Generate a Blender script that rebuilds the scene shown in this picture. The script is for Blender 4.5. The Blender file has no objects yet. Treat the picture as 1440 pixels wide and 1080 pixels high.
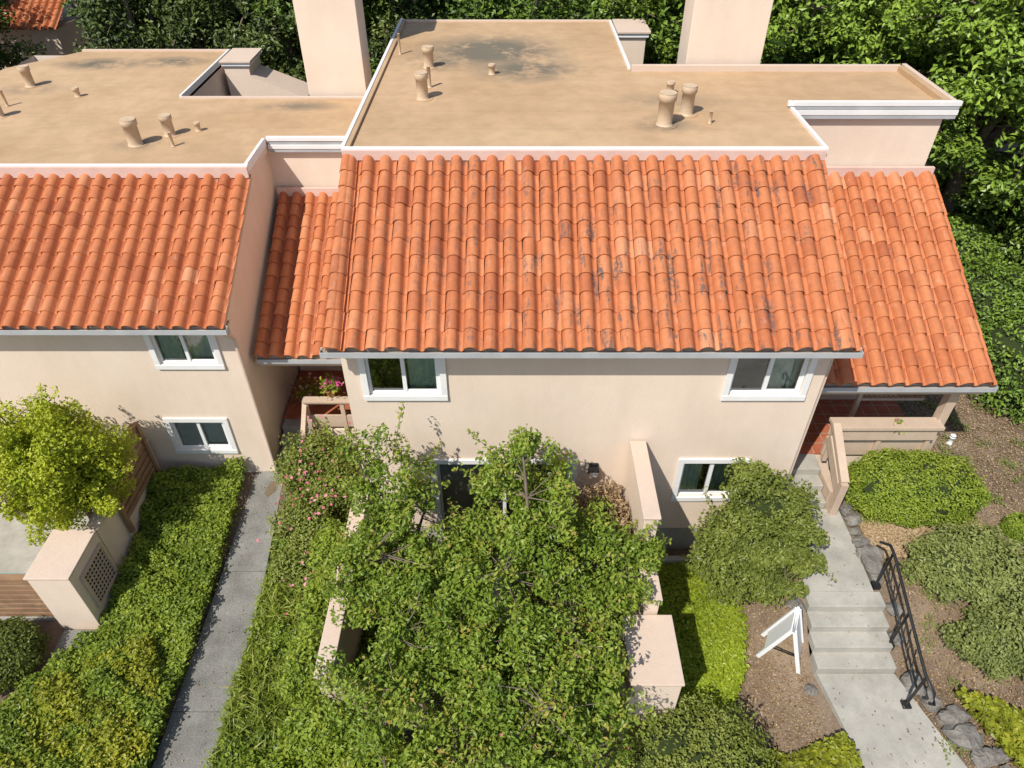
import bpy, math, random
import numpy as np
from mathutils import Vector
rng=np.random.default_rng(7); random.seed(7)
S=bpy.context.scene
# ---------------------------------------------------------------- materials
def newmat(n):
    m=bpy.data.materials.new(n); m.use_nodes=True
    nt=m.node_tree; b=nt.nodes['Principled BSDF']; return m,nt,b
def noise(nt,scale,detail=6,rough=.6,vec=None):
    n=nt.nodes.new('ShaderNodeTexNoise'); n.inputs['Scale'].default_value=scale
    n.inputs['Detail'].default_value=detail; n.inputs['Roughness'].default_value=rough
    if vec is not None: nt.links.new(vec,n.inputs['Vector'])
    return n.outputs['Fac']
def ramp(nt,fac,stops):
    r=nt.nodes.new('ShaderNodeValToRGB'); e=r.color_ramp.elements
    e[0].position,e[0].color=stops[0]; e[1].position,e[1].color=stops[-1]
    for p,c in stops[1:-1]:
        x=e.new(p); x.color=c
    nt.links.new(fac,r.inputs['Fac']); return r.outputs['Color']
def mix(nt,f,a,b,mode='MIX'):
    m=nt.nodes.new('ShaderNodeMix'); m.data_type='RGBA'; m.blend_type=mode
    for s,v in ((0,f),(6,a),(7,b)):
        if isinstance(v,(int,float)): m.inputs[s].default_value=v
        elif isinstance(v,tuple): m.inputs[s].default_value=v
        else: nt.links.new(v,m.inputs[s])
    return m.outputs[2]
def mul(nt,a,b):
    m=nt.nodes.new('ShaderNodeMath'); m.operation='MULTIPLY'
    for i,v in enumerate((a,b)):
        if isinstance(v,(int,float)): m.inputs[i].default_value=v
        else: nt.links.new(v,m.inputs[i])
    return m.outputs[0]
def pos(nt,scale=(1,1,1)):
    g=nt.nodes.new('ShaderNodeNewGeometry'); mp=nt.nodes.new('ShaderNodeMapping')
    mp.inputs['Scale'].default_value=scale; nt.links.new(g.outputs['Position'],mp.inputs['Vector']); return mp.outputs['Vector']
def bump(nt,b,h,st,dist=.02):
    bn=nt.nodes.new('ShaderNodeBump'); bn.inputs['Strength'].default_value=st; bn.inputs['Distance'].default_value=dist
    nt.links.new(h,bn.inputs['Height']); nt.links.new(bn.outputs['Normal'],b.inputs['Normal'])
def g4(v): return (v,v,v,1)
def surf(name,c1,c2,scale=1.5,bs=60,bst=.3,rough=.85,fine=.25,streak=None,metal=0,spec=.3,sk=.6):
    m,nt,b=newmat(name); p=pos(nt)
    big=noise(nt,scale,5,.6,p)
    col=ramp(nt,big,[(.3,c1+(1,)),(.7,c2+(1,))])
    fn=noise(nt,bs,4,.7,p)
    col=mix(nt,fine,col,ramp(nt,fn,[(.3,g4(.35)),(.7,g4(1))]),'MULTIPLY')
    if streak:
        sv=noise(nt,1.0,6,.65,pos(nt,streak))
        col=mix(nt,sk,col,ramp(nt,sv,[(.45,g4(1)),(.8,g4(.55))]),'MULTIPLY')
    nt.links.new(col,b.inputs['Base Color']); b.inputs['Roughness'].default_value=rough
    b.inputs['Metallic'].default_value=metal; b.inputs['Specular IOR Level'].default_value=spec
    bump(nt,b,fn,bst); return m
STUC=surf('stucco',(.74,.595,.475),(.80,.66,.54),.8,45,.3,.95,.10,streak=(1.6,1.6,.35),sk=.2)
STUC2=surf('stucco_cap',(.62,.48,.38),(.72,.575,.47),2,35,.3,.95,.2,streak=(2,2,2),sk=.5)
WHITE=surf('white_trim',(.74,.73,.71),(.82,.81,.8),2,30,.1,.5,.08)
VINYL=surf('white_vinyl',(.76,.77,.77),(.8,.8,.8),2,30,.02,.35,.03)
GREY=surf('grey_gutter',(.36,.37,.38),(.46,.47,.48),2,30,.05,.45,.1)
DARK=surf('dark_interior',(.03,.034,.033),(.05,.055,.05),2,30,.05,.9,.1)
WOOD=surf('weathered_wood',(.24,.14,.08),(.38,.23,.13),3,25,.4,.8,.35)
WOODP=surf('painted_wood',(.52,.39,.29),(.58,.45,.34),3,25,.15,.7,.2)
CONC=surf('concrete',(.38,.36,.31),(.52,.49,.43),1.3,70,.35,.9,.4,streak=(2.2,2.2,1.5),sk=.7)
CONCD=surf('rough_aggregate',(.23,.22,.20),(.35,.34,.31),1.3,38,.7,.95,.7,streak=(2.2,2.2,1),sk=.8)
METALB=surf('black_metal',(.015,.015,.016),(.03,.03,.03),3,30,.05,.4,.1)
VENT=surf('painted_vent',(.56,.41,.27),(.66,.50,.35),4,30,.2,.7,.3)
FLASH=surf('flashing_pink',(.62,.42,.36),(.68,.50,.43),3,30,.1,.8,.1)
ROCK=surf('rock',(.14,.13,.115),(.30,.275,.24),2.5,20,.8,.9,.5)
REDT=surf('red_paver_tile',(.36,.10,.05),(.46,.15,.08),4,30,.2,.6,.2)
TEAL=surf('teal_paint',(.05,.35,.38),(.07,.42,.44),3,20,.1,.5,.1)
BARK=surf('bark',(.14,.105,.08),(.26,.205,.16),5,40,.6,.95,.4)
CURT=surf('curtain_fabric',(.42,.56,.50),(.54,.66,.60),6,20,.1,.9,.1)
BLIND=surf('blind_slats',(.76,.76,.74),(.82,.82,.80),6,20,.02,.5,.05)
POT=surf('clay_pot',(.35,.13,.07),(.42,.17,.09),6,20,.1,.8,.15)
def roofmat():
    m,nt,b=newmat('flat_roof_coating'); p=pos(nt)
    n1=noise(nt,.35,6,.6,p); n2=noise(nt,2.2,7,.65,p); n3=noise(nt,70,3,.7,p)
    col=ramp(nt,n1,[(.3,(.48,.31,.17,1)),(.7,(.60,.41,.245,1))])
    col=mix(nt,.35,col,ramp(nt,n2,[(.35,g4(.6)),(.6,g4(1))]),'MULTIPLY')
    col=mix(nt,.25,col,ramp(nt,n3,[(.3,g4(.5)),(.7,g4(1))]),'MULTIPLY')
    wv=nt.nodes.new('ShaderNodeTexWave'); wv.bands_direction='Y'; wv.inputs['Scale'].default_value=.33; wv.inputs['Distortion'].default_value=.3; wv.inputs['Detail'].default_value=3
    nt.links.new(p,wv.inputs['Vector'])
    col=mix(nt,.16,col,ramp(nt,wv.outputs['Fac'],[(.0,g4(.6)),(.004,g4(.75)),(.01,g4(1))]),'MULTIPLY')
    g=nt.nodes.new('ShaderNodeNewGeometry')
    tot=None
    for (cx,cy,rx,ry,st) in ((-.5,18.4,1.9,1.5,1.3),(.35,17.0,1.4,1.0,1.1),(-1.6,17.6,1.1,.9,.8),(2.9,13.6,.6,.5,.9),(-11.5,21,1.3,.6,1.1),(-9.6,21.2,1.1,.55,1.0),(-5.2,17.6,1.1,.4,.8),(3.2,14.9,1.2,.5,.5),(-8.2,15.2,.6,.45,.6),(-12.4,18.9,.8,.5,.6)):
        mp=nt.nodes.new('ShaderNodeMapping'); mp.vector_type='POINT'
        mp.inputs['Location'].default_value=(-cx/rx,-cy/ry,0); mp.inputs['Scale'].default_value=(1/rx,1/ry,0)
        nt.links.new(g.outputs['Position'],mp.inputs['Vector'])
        ln=nt.nodes.new('ShaderNodeVectorMath'); ln.operation='LENGTH'; nt.links.new(mp.outputs['Vector'],ln.inputs[0])
        mr=nt.nodes.new('ShaderNodeMapRange'); mr.inputs[1].default_value=1.15; mr.inputs[2].default_value=.2; mr.inputs[3].default_value=0; mr.inputs[4].default_value=st
        nt.links.new(ln.outputs['Value'],mr.inputs[0])
        if tot is None: tot=mr.outputs[0]
        else:
            mx=nt.nodes.new('ShaderNodeMath'); mx.operation='MAXIMUM'; nt.links.new(tot,mx.inputs[0]); nt.links.new(mr.outputs[0],mx.inputs[1]); tot=mx.outputs[0]
    nn=noise(nt,1.5,8,.7,p)
    mm=nt.nodes.new('ShaderNodeMath'); mm.operation='MULTIPLY'; mm.use_clamp=True; nt.links.new(tot,mm.inputs[0])
    r2=ramp(nt,nn,[(.38,g4(.10)),(.52,g4(1))]); nt.links.new(r2,mm.inputs[1])
    col=mix(nt,mul(nt,mm.outputs[0],.88),col,(.12,.115,.09,1))
    nt.links.new(col,b.inputs['Base Color']); b.inputs['Roughness'].default_value=.85; b.inputs['Specular IOR Level'].default_value=.3
    bump(nt,b,n3,.25); return m
ROOF=roofmat()
def tilemat(name,stain):
    m,nt,b=newmat(name); p=pos(nt)
    at=nt.nodes.new('ShaderNodeAttribute'); at.attribute_name='tint'
    col=ramp(nt,at.outputs['Fac'],[(0,(.38,.112,.048,1)),(.35,(.50,.163,.064,1)),(.7,(.56,.20,.084,1)),(1,(.62,.275,.14,1))])
    n=noise(nt,9,5,.7,p); col=mix(nt,.4,col,ramp(nt,n,[(.3,g4(.5)),(.65,g4(1))]),'MULTIPLY')
    w=noise(nt,1,4,.6,pos(nt,(14,5,5)))
    col=mix(nt,ramp(nt,w,[(.60,g4(0)),(.72,g4(.25))]),col,(.60,.43,.34,1))
    if stain>0:
        s1=noise(nt,1,5,.6,pos(nt,(11,1.5,1.5))); s2=noise(nt,14,5,.75,p); area=noise(nt,.5,2,.5,p)
        r1=ramp(nt,s1,[(.54,g4(0)),(.61,g4(1))]); r2=ramp(nt,s2,[(.42,g4(0)),(.54,g4(1))]); ra=ramp(nt,area,[(.36,g4(.2)),(.50,g4(1))])
        sx=nt.nodes.new('ShaderNodeSeparateXYZ'); nt.links.new(p,sx.inputs[0])
        mr=nt.nodes.new('ShaderNodeMapRange'); mr.inputs[1].default_value=-2.5; mr.inputs[2].default_value=1.5; mr.inputs[3].default_value=.3; mr.inputs[4].default_value=1
        nt.links.new(sx.outputs[0],mr.inputs[0])
        f=mul(nt,mul(nt,mul(nt,r1,r2),mul(nt,ra,mr.outputs[0])),.85*stain)
        col=mix(nt,f,col,(.085,.085,.085,1))
    nt.links.new(col,b.inputs['Base Color']); b.inputs['Roughness'].default_value=.7; b.inputs['Specular IOR Level'].default_value=.3
    bump(nt,b,noise(nt,60,4,.6,p),.2,.01); return m
TILE=tilemat('clay_tile_stained',1.0); TILE2=tilemat('clay_tile',.2)
def glassmat():
    m,nt,b=newmat('window_glass')
    nt.nodes.remove(b); out=nt.nodes['Material Output']
    t=nt.nodes.new('ShaderNodeBsdfTransparent'); t.inputs[0].default_value=(.84,.90,.87,1)
    gl=nt.nodes.new('ShaderNodeBsdfGlossy'); gl.inputs['Roughness'].default_value=.02
    lw=nt.nodes.new('ShaderNodeFresnel'); lw.inputs[0].default_value=1.6
    mr=nt.nodes.new('ShaderNodeMath'); mr.operation='ADD'; mr.inputs[1].default_value=.12; nt.links.new(lw.outputs[0],mr.inputs[0])
    mx=nt.nodes.new('ShaderNodeMixShader'); nt.links.new(mr.outputs[0],mx.inputs[0]); nt.links.new(t.outputs[0],mx.inputs[1]); nt.links.new(gl.outputs[0],mx.inputs[2])
    nt.links.new(mx.outputs[0],out.inputs[0]); return m
GLASS=glassmat()
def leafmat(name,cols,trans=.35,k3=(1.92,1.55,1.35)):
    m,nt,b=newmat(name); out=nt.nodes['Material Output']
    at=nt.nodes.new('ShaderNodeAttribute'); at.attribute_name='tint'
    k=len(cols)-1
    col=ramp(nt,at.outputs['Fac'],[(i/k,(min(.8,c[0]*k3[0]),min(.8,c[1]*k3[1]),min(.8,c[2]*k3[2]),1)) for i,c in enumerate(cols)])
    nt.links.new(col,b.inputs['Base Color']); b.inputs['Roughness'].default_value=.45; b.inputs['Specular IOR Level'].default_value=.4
    if trans>0:
        tr=nt.nodes.new('ShaderNodeBsdfTranslucent'); nt.links.new(mix(nt,1.0,col,(1.0,1.0,.45,1),'MULTIPLY'),tr.inputs[0])
        mx=nt.nodes.new('ShaderNodeMixShader'); mx.inputs[0].default_value=trans
        nt.links.new(b.outputs[0],mx.inputs[1]); nt.links.new(tr.outputs[0],mx.inputs[2]); nt.links.new(mx.outputs[0],out.inputs[0])
    return m
O3=(1,1,1)
L_PLUM=leafmat('leaf_courtyard',[(.055,.10,.014),(.09,.17,.022),(.125,.215,.03),(.18,.26,.045),(.24,.19,.06)])
L_YG=leafmat('leaf_yellow_green',[(.09,.15,.012),(.16,.24,.018),(.22,.31,.025),(.29,.38,.04)])
L_COVER=leafmat('leaf_groundcover',[(.045,.085,.014),(.09,.16,.02),(.15,.24,.03),(.22,.30,.05)])
L_COVY=leafmat('leaf_groundcover_yellow',[(.09,.12,.015),(.16,.22,.02),(.23,.28,.03),(.28,.30,.05)])
L_LIME=leafmat('leaf_lime',[(.10,.16,.015),(.16,.25,.02),(.21,.32,.03),(.26,.36,.05)])
L_OLIVE=leafmat('leaf_olive',[(.045,.075,.017),(.085,.13,.025),(.12,.18,.038),(.17,.23,.06)])
L_GREYG=leafmat('leaf_grey_green',[(.06,.09,.035),(.10,.15,.05),(.15,.21,.07),(.20,.27,.10)])
L_DARK=leafmat('leaf_dark',[(.016,.030,.010),(.032,.055,.014),(.055,.09,.02),(.09,.14,.03)],0,(1.7,1.4,1.3))
L_BG=leafmat('leaf_background',[(.03,.06,.012),(.06,.12,.018),(.11,.20,.025),(.16,.28,.04)],0,(1.75,1.45,1.3))
L_DRY=leafmat('leaf_dry',[(.14,.085,.04),(.26,.17,.09),(.38,.27,.15),(.46,.34,.21)],.1,O3)
L_DAY=leafmat('leaf_blade',[(.07,.12,.02),(.13,.20,.03),(.18,.26,.05),(.30,.27,.12)])
PETAL=leafmat('petal_pink',[(.5,.09,.14),(.6,.18,.24),(.7,.33,.36)],.2,O3)
PETALR=leafmat('petal_magenta',[(.55,.01,.18),(.65,.03,.28),(.75,.1,.4)],.2,O3)
CORE=surf('dark_bush_core',(.025,.035,.010),(.04,.058,.015),4,20,.5,1,.4)  # dark colour for the filler cores added inside bushes
# ---------------------------------------------------------------- mesh helpers
def link(o,parent=None):
    S.collection.objects.link(o)
    if parent is not None: o.parent=parent
    return o
def empty(n):
    o=bpy.data.objects.new(n,None); S.collection.objects.link(o); return o
class MB:
    def __init__(s): s.v=[];s.f=[];s.m=[];s.mats=[];s.sm=[]
    def mi(s,mat):
        if mat not in s.mats: s.mats.append(mat)
        return s.mats.index(mat)
    def poly(s,pts,mat):
        i=len(s.v); s.v+= [tuple(p) for p in pts]; s.f.append(tuple(range(i,i+len(pts)))); s.m.append(s.mi(mat)); s.sm.append(False)
    def box(s,x0,x1,y0,y1,z0,z1,mat,topmat=None):
        i=len(s.v); s.v+=[(x0,y0,z0),(x1,y0,z0),(x1,y1,z0),(x0,y1,z0),(x0,y0,z1),(x1,y0,z1),(x1,y1,z1),(x0,y1,z1)]
        k=s.mi(mat);t=s.mi(topmat) if topmat else k
        for f,mm in (((0,3,2,1),k),((4,5,6,7),t),((0,1,5,4),k),((1,2,6,5),k),((2,3,7,6),k),((3,0,4,7),k)):
            s.f.append(tuple(i+a for a in f)); s.m.append(mm); s.sm.append(False)
    def beam(s,p0,p1,w,h,mat):
        p0=Vector(p0);p1=Vector(p1);d=(p1-p0).normalized(); up=Vector((0,0,1)) if abs(d.z)<.95 else Vector((0,1,0))
        a=d.cross(up).normalized()*w/2; b=a.cross(d).normalized()*h/2; i=len(s.v)
        for p in (p0,p1):
            for q in (a+b,-a+b,-a-b,a-b): s.v.append(tuple(p+q))
        k=s.mi(mat)
        for f in ((0,1,2,3),(7,6,5,4),(0,4,5,1),(1,5,6,2),(2,6,7,3),(3,7,4,0)): s.f.append(tuple(i+x for x in f)); s.m.append(k); s.sm.append(False)
    def tube(s,pts,rs,mat,n=8,cap=True):
        i=len(s.v);k=s.mi(mat);P=[Vector(p) for p in pts]
        for j,p in enumerate(P):
            d=(P[min(j+1,len(P)-1)]-P[max(j-1,0)]); d=d.normalized() if d.length>1e-6 else Vector((0,0,1))
            up=Vector((0,0,1)) if abs(d.z)<.9 else Vector((0,1,0)); a=d.cross(up).normalized(); b=a.cross(d).normalized()
            for q in range(n):
                t=2*math.pi*q/n; s.v.append(tuple(p+(a*math.cos(t)+b*math.sin(t))*rs[j]))
        for j in range(len(P)-1):
            for q in range(n):
                a0=i+j*n+q;a1=i+j*n+(q+1)%n; s.f.append((a0,a1,a1+n,a0+n)); s.m.append(k); s.sm.append(True)
        if cap:
            s.f.append(tuple(i+q for q in range(n))); s.m.append(k); s.sm.append(False)
            e=i+(len(P)-1)*n; s.f.append(tuple(e+q for q in reversed(range(n)))); s.m.append(k); s.sm.append(False)
    def build(s,name,parent=None,bevel=0):
        me=bpy.data.meshes.new(name); me.from_pydata(s.v,[],s.f)
        for m in s.mats: me.materials.append(m)
        me.polygons.foreach_set('material_index',s.m); me.polygons.foreach_set('use_smooth',s.sm); me.update()
        o=bpy.data.objects.new(name,me); link(o,parent)
        if bevel:
            b=o.modifiers.new('bevel','BEVEL'); b.width=bevel; b.segments=2; b.limit_method='ANGLE'
        return o
def wallY(mb,y,x0,x1,z0,z1,holes,mat,depth=.12):
    xs=sorted({x0,x1,*[h[0] for h in holes],*[h[1] for h in holes]}); zs=sorted({z0,z1,*[h[2] for h in holes],*[h[3] for h in holes]})
    for a,b in zip(xs,xs[1:]):
        for c,d in zip(zs,zs[1:]):
            if any(h[0]-1e-6<=a and b<=h[1]+1e-6 and h[2]-1e-6<=c and d<=h[3]+1e-6 for h in holes): continue
            mb.poly([(a,y,c),(b,y,c),(b,y,d),(a,y,d)],mat)
    for h in holes:
        a,b,c,d=h
        mb.poly([(a,y,c),(a,y+depth,c),(b,y+depth,c),(b,y,c)],mat); mb.poly([(a,y,d),(b,y,d),(b,y+depth,d),(a,y+depth,d)],mat)
        mb.poly([(a,y,c),(a,y,d),(a,y+depth,d),(a,y+depth,c)],mat); mb.poly([(b,y,c),(b,y+depth,c),(b,y+depth,d),(b,y,d)],mat)
def window(name,parent,y,x0,x1,z0,z1,inner='curtain'):
    mb=MB(); t=.11
    mb.box(x0-t,x1+t,y-.045,y+.0,z1,z1+t,WHITE); mb.box(x0-t,x1+t,y-.055,y,z0-t,z0,WHITE)
    mb.box(x0-t,x0,y-.045,y,z0,z1,WHITE); mb.box(x1,x1+t,y-.045,y,z0,z1,WHITE)
    f=.045
    mb.box(x0,x1,y+.02,y+.09,z1-f,z1,VINYL); mb.box(x0,x1,y+.02,y+.09,z0,z0+f,VINYL)
    mb.box(x0,x0+f,y+.02,y+.09,z0+f,z1-f,VINYL); mb.box(x1-f,x1,y+.02,y+.09,z0+f,z1-f,VINYL)
    xm=(x0+x1)/2
    mb.box(xm-.035,xm+.035,y+.015,y+.085,z0+f,z1-f,VINYL)
    mb.box(xm+.035,x1-f,y+.03,y+.07,z0+f,z0+f+.035,VINYL); mb.box(xm+.035,x1-f,y+.03,y+.07,z1-f-.035,z1-f,VINYL)
    mb.box(x1-f-.035,x1-f,y+.03,y+.07,z0+f+.035,z1-f-.035,VINYL)
    mb.build(name+'_frame',parent,.004)
    gb=MB(); gb.poly([(x0+f,y+.06,z0+f),(xm,y+.06,z0+f),(xm,y+.06,z1-f),(x0+f,y+.06,z1-f)],GLASS)
    gb.poly([(xm,y+.05,z0+f),(x1-f,y+.05,z0+f),(x1-f,y+.05,z1-f),(xm,y+.05,z1-f)],GLASS); gb.build(name+'_glass',parent)
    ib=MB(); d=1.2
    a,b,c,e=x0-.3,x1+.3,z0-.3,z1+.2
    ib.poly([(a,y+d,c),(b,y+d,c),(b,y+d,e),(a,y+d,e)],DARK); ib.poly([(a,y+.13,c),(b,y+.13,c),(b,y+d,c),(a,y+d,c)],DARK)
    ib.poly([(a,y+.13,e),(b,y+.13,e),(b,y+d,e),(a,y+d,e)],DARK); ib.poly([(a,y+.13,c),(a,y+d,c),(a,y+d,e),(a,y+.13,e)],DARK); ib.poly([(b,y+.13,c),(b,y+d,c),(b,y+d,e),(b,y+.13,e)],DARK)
    def folds(xa,xb,n,yy):
        for i in range(n):
            u0=xa+(xb-xa)*i/n;u1=xa+(xb-xa)*(i+1)/n
            ib.poly([(u0,y+yy+.03*(i%2),z0-.1),(u1,y+yy+.03*((i+1)%2),z0-.1),(u1,y+yy+.03*((i+1)%2),z1+.1),(u0,y+yy+.03*(i%2),z1+.1)],CURT)
    if inner=='curtain': folds(x0-.05,x0+(x1-x0)*.38,9,.13); folds(x0+(x1-x0)*.5,x1+.02,11,.13)
    if inner=='blind' or inner=='door':
        z=z0
        xb=x1+.02 if inner=='blind' else x0+(x1-x0)*.5
        while z<z1: ib.poly([(x0-.02,y+.11,z),(xb,y+.11,z),(xb,y+.135,z+.032),(x0-.02,y+.135,z+.032)],BLIND); z+=.05
    if inner=='half': folds(x0+(x1-x0)*.55,x1+.03,10,.15)
    ib.build(name+'_interior',parent)
def arrays_mesh(name,V,F4,tint,mats,parent=None,smooth=False,matidx=None):
    me=bpy.data.meshes.new(name); nv=len(V); nf=len(F4)
    me.vertices.add(nv); me.vertices.foreach_set('co',V.astype(np.float32).ravel())
    me.loops.add(nf*4); me.loops.foreach_set('vertex_index',F4.astype(np.int32).ravel())
    me.polygons.add(nf); me.polygons.foreach_set('loop_start',np.arange(0,nf*4,4,dtype=np.int32))
    try: me.polygons.foreach_set('loop_total',np.full(nf,4,dtype=np.int32))
    except Exception: pass
    me.polygons.foreach_set('use_smooth',np.full(nf,smooth,dtype=bool))
    for m in mats: me.materials.append(m)
    if matidx is not None: me.polygons.foreach_set('material_index',matidx.astype(np.int32))
    at=me.attributes.new('tint','FLOAT','POINT'); at.data.foreach_set('value',tint.astype(np.float32))
    me.update(calc_edges=True)
    o=bpy.data.objects.new(name,me); link(o,parent); return o
def tile_roof(name,parent,x0,x1,yb,zb,yt,zt,ncol,nrow,mat,rake=False):
    w=(x1-x0)/ncol; run=math.hypot(yt-yb,zt-zb); ey=(yt-yb)/run; ez=(zt-zb)/run; ny=-ez; nz=ey; r=run/nrow
    BF=.74; K=15; u=np.concatenate([np.linspace(0,BF,11),np.linspace(BF,1.0,5)[1:]])
    bar=np.where(u<=BF,np.sqrt(np.clip(1-((u-BF/2)/(BF/2))**2,0,1))**1.15,-.30*np.sin(np.pi*np.clip((u-BF)/(1-BF),0,1)))
    VV=[];FF=[];TT=[];off=0
    cols=[(x0+i*w,w,0.0) for i in range(ncol)]
    if rake: cols+= [(x0-.05,w*.95,.02),(x1-w*.85,w*.95,.02)]
    for (cx,cw,lift) in cols:
        cj=rng.normal(0,.06)
        for j in range(nrow):
            t0=np.clip(.52+.15*rng.normal()+cj,0,1)
            if rng.random()<.05: t0*=.35
            dv=rng.normal(0,.006); dx=rng.normal(0,.004); dn=abs(rng.normal(0,.002)); sk=rng.normal(0,.004)
            rows=[(j*r-.012+dv,-.004+dn,1.0,0),(j*r-.012+dv,.022+dn,1.0,0),(j*r-.012+dv,.022+dn,1.0,0),((j+.5)*r+dv,.012+dn,.96,sk*.5),((j+1)*r+.03,.000+dn*.5,.90,sk)]
            for (s,n,sc,kx) in rows:
                uu=u.copy(); x=cx+dx+kx+cw*(BF/2+(uu-BF/2)*np.where(uu<=BF,sc,1)); h=lift+n+bar*.11*sc
                VV.append(np.stack([x,yb+ey*s+ny*h,zb+ez*s+nz*h],1)); TT.append(np.full(K,t0))
            for a in (0,2,3):
                i0=off+a*K+np.arange(K-1); FF.append(np.stack([i0,i0+1,i0+1+K,i0+K],1))
            off+=5*K
    return arrays_mesh(name,np.concatenate(VV),np.concatenate(FF),np.concatenate(TT),[mat],parent,True)
# ---------------------------------------------------------------- foliage helpers
def unit(a): return a/np.maximum(np.linalg.norm(a,axis=1,keepdims=True),1e-9)
def leafobj(name,C,L,W,Nrm,tint,mat,parent=None,T=None,fold=.12):
    n=len(C); Nrm=unit(Nrm)
    if T is None: T=rng.normal(size=(n,3))
    T=unit(T-(T*Nrm).sum(1,keepdims=True)*Nrm); B=np.cross(Nrm,T)
    L=np.broadcast_to(L,(n,)).reshape(-1,1)*rng.uniform(.7,1.3,(n,1)); W=np.broadcast_to(W,(n,)).reshape(-1,1)*rng.uniform(.75,1.25,(n,1))
    V=np.empty((n,4,3)); V[:,0]=C-T*L/2; V[:,1]=C+B*W/2+Nrm*L*fold-T*L*.05; V[:,2]=C+T*L/2; V[:,3]=C-B*W/2+Nrm*L*fold-T*L*.05
    F=np.arange(n*4).reshape(n,4); mats=mat if isinstance(mat,list) else [mat]
    return arrays_mesh(name,V.reshape(-1,3),F,np.repeat(np.clip(tint,0,1),4),mats,parent)
def vn(P,f,seed=0):
    r=np.random.default_rng(seed); s=np.zeros(len(P))
    for i in range(5):
        k=r.normal(size=3)*f*(1+.6*i); s+=np.sin(P@k+r.uniform(0,6.28))/(1+.4*i)
    return s/2.6
def ell_points(E,n,shell=.6):
    vol=np.array([e[3]*e[4]*e[5] for e in E])**(.75); idx=rng.choice(len(E),n,p=vol/vol.sum()); E=np.array(E)
    d=unit(rng.normal(size=(n,3))); r=shell+(1-shell)*rng.random((n,1))**.6; r*=1+.12*rng.normal(size=(n,1))
    return E[idx,:3]+d*r*E[idx,3:6], d
def tree(name,base,ells,ncl,nper,L,crad,mat,tr=.09,trunk_top=None,limbs=7,seedn=1,gap=-.5,shell=.35,twig=.007,flat=.7,upb=.6,tb=.42,shoots=0,blos=0):
    P=empty(name)
    C,D=ell_points(ells,ncl,shell)
    keep=vn(C,1.3,seedn)>gap; C=C[keep]; D=D[keep]
    base=np.array(base,float); tt=np.array(trunk_top if trunk_top is not None else base+[0,0,1.0],float)
    mb=MB()
    mb.tube([base-[0,0,.1],base*.5+tt*.5+[.03,.02,0],tt],[tr*1.25,tr,tr*.85],BARK,9)
    picks=[int(rng.integers(len(C)))]; dist=np.linalg.norm(C-C[picks[0]],axis=1)
    for _ in range(limbs-1):
        k=int(np.argmax(dist)); picks.append(k); dist=np.minimum(dist,np.linalg.norm(C-C[k],axis=1))
    nodes=[];nr=[]
    for k in picks:
        e=C[k]; pts=[];rs=[]
        mid=(tt+e)/2+rng.normal(0,.12,3)*np.linalg.norm(e-tt)*.5+[0,0,.1*np.linalg.norm(e-tt)]
        for q in np.linspace(0,1,9):
            p=(1-q)**2*tt+2*q*(1-q)*mid+q*q*e; pts.append(p); rs.append(tr*.6*(1-q)**.8+twig*1.5)
        mb.tube(pts,rs,BARK,6,False); nodes+=pts[2:]; nr+=rs[2:]
    nodes=np.array(nodes); SP=[]
    for ci_,c in enumerate(C):
        dd=np.linalg.norm(nodes-c,axis=1)+.3*np.maximum(0,nodes[:,2]-c[2]); k=int(np.argmin(dd)); a=nodes[k]
        m=(a+c)/2+rng.normal(0,.06,3)*dd[k]; mb.tube([a,m,c],[min(nr[k],twig*2.2),twig*1.5,twig*.7],BARK,4,False)
        if ci_<shoots:
            dr=D[ci_]*[.8,.8,.35]+[0,0,.55]; ln=rng.uniform(.4,.85); e=c+dr*ln+[0,0,-.05]; mb.tube([c,(c+e)/2+[0,0,.05],e],[twig,twig*.8,twig*.4],BARK,4,False)
            q=rng.random((34,1)); SP.append(c+(e-c)*q+rng.normal(0,.035,(34,3))+np.concatenate([q*0,q*0,.2*q*(1-q)],1))
    mb.build('branches',P)
    n=len(C)*nper; ci=np.repeat(np.arange(len(C)),nper); cr=crad*rng.uniform(.6,1.35,len(C))
    off=rng.normal(size=(n,3))*[1,1,flat]; off=off/np.maximum(1,np.linalg.norm(off,axis=1,keepdims=True)/1.6)
    pts=C[ci]+off*.62*cr[ci][:,None]
    nrm=rng.normal(size=(n,3))*.75+[0,0,upb]+unit(off)*.45
    ct=rng.normal(0,.12,len(C))
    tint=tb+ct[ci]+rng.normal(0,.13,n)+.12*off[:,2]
    if SP:
        sp=np.concatenate(SP); pts=np.concatenate([pts,sp]); nrm=np.concatenate([nrm,rng.normal(size=(len(sp),3))*.7+[0,0,.7]]); tint=np.concatenate([tint,tb+.2+rng.normal(0,.15,len(sp))])
    leafobj('foliage',pts,L,L*.55,nrm,tint,mat,P)
    if blos:
        k=rng.choice(len(C),blos); q=C[k]+unit(rng.normal(size=(blos,3))+[0,-.3,.9])*cr[k][:,None]*.8
        leafobj('blossoms',q,.06,.055,rng.normal(size=(blos,3))*.5+[0,-.3,1],rng.random(blos),PETAL,P)
    return P
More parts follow.
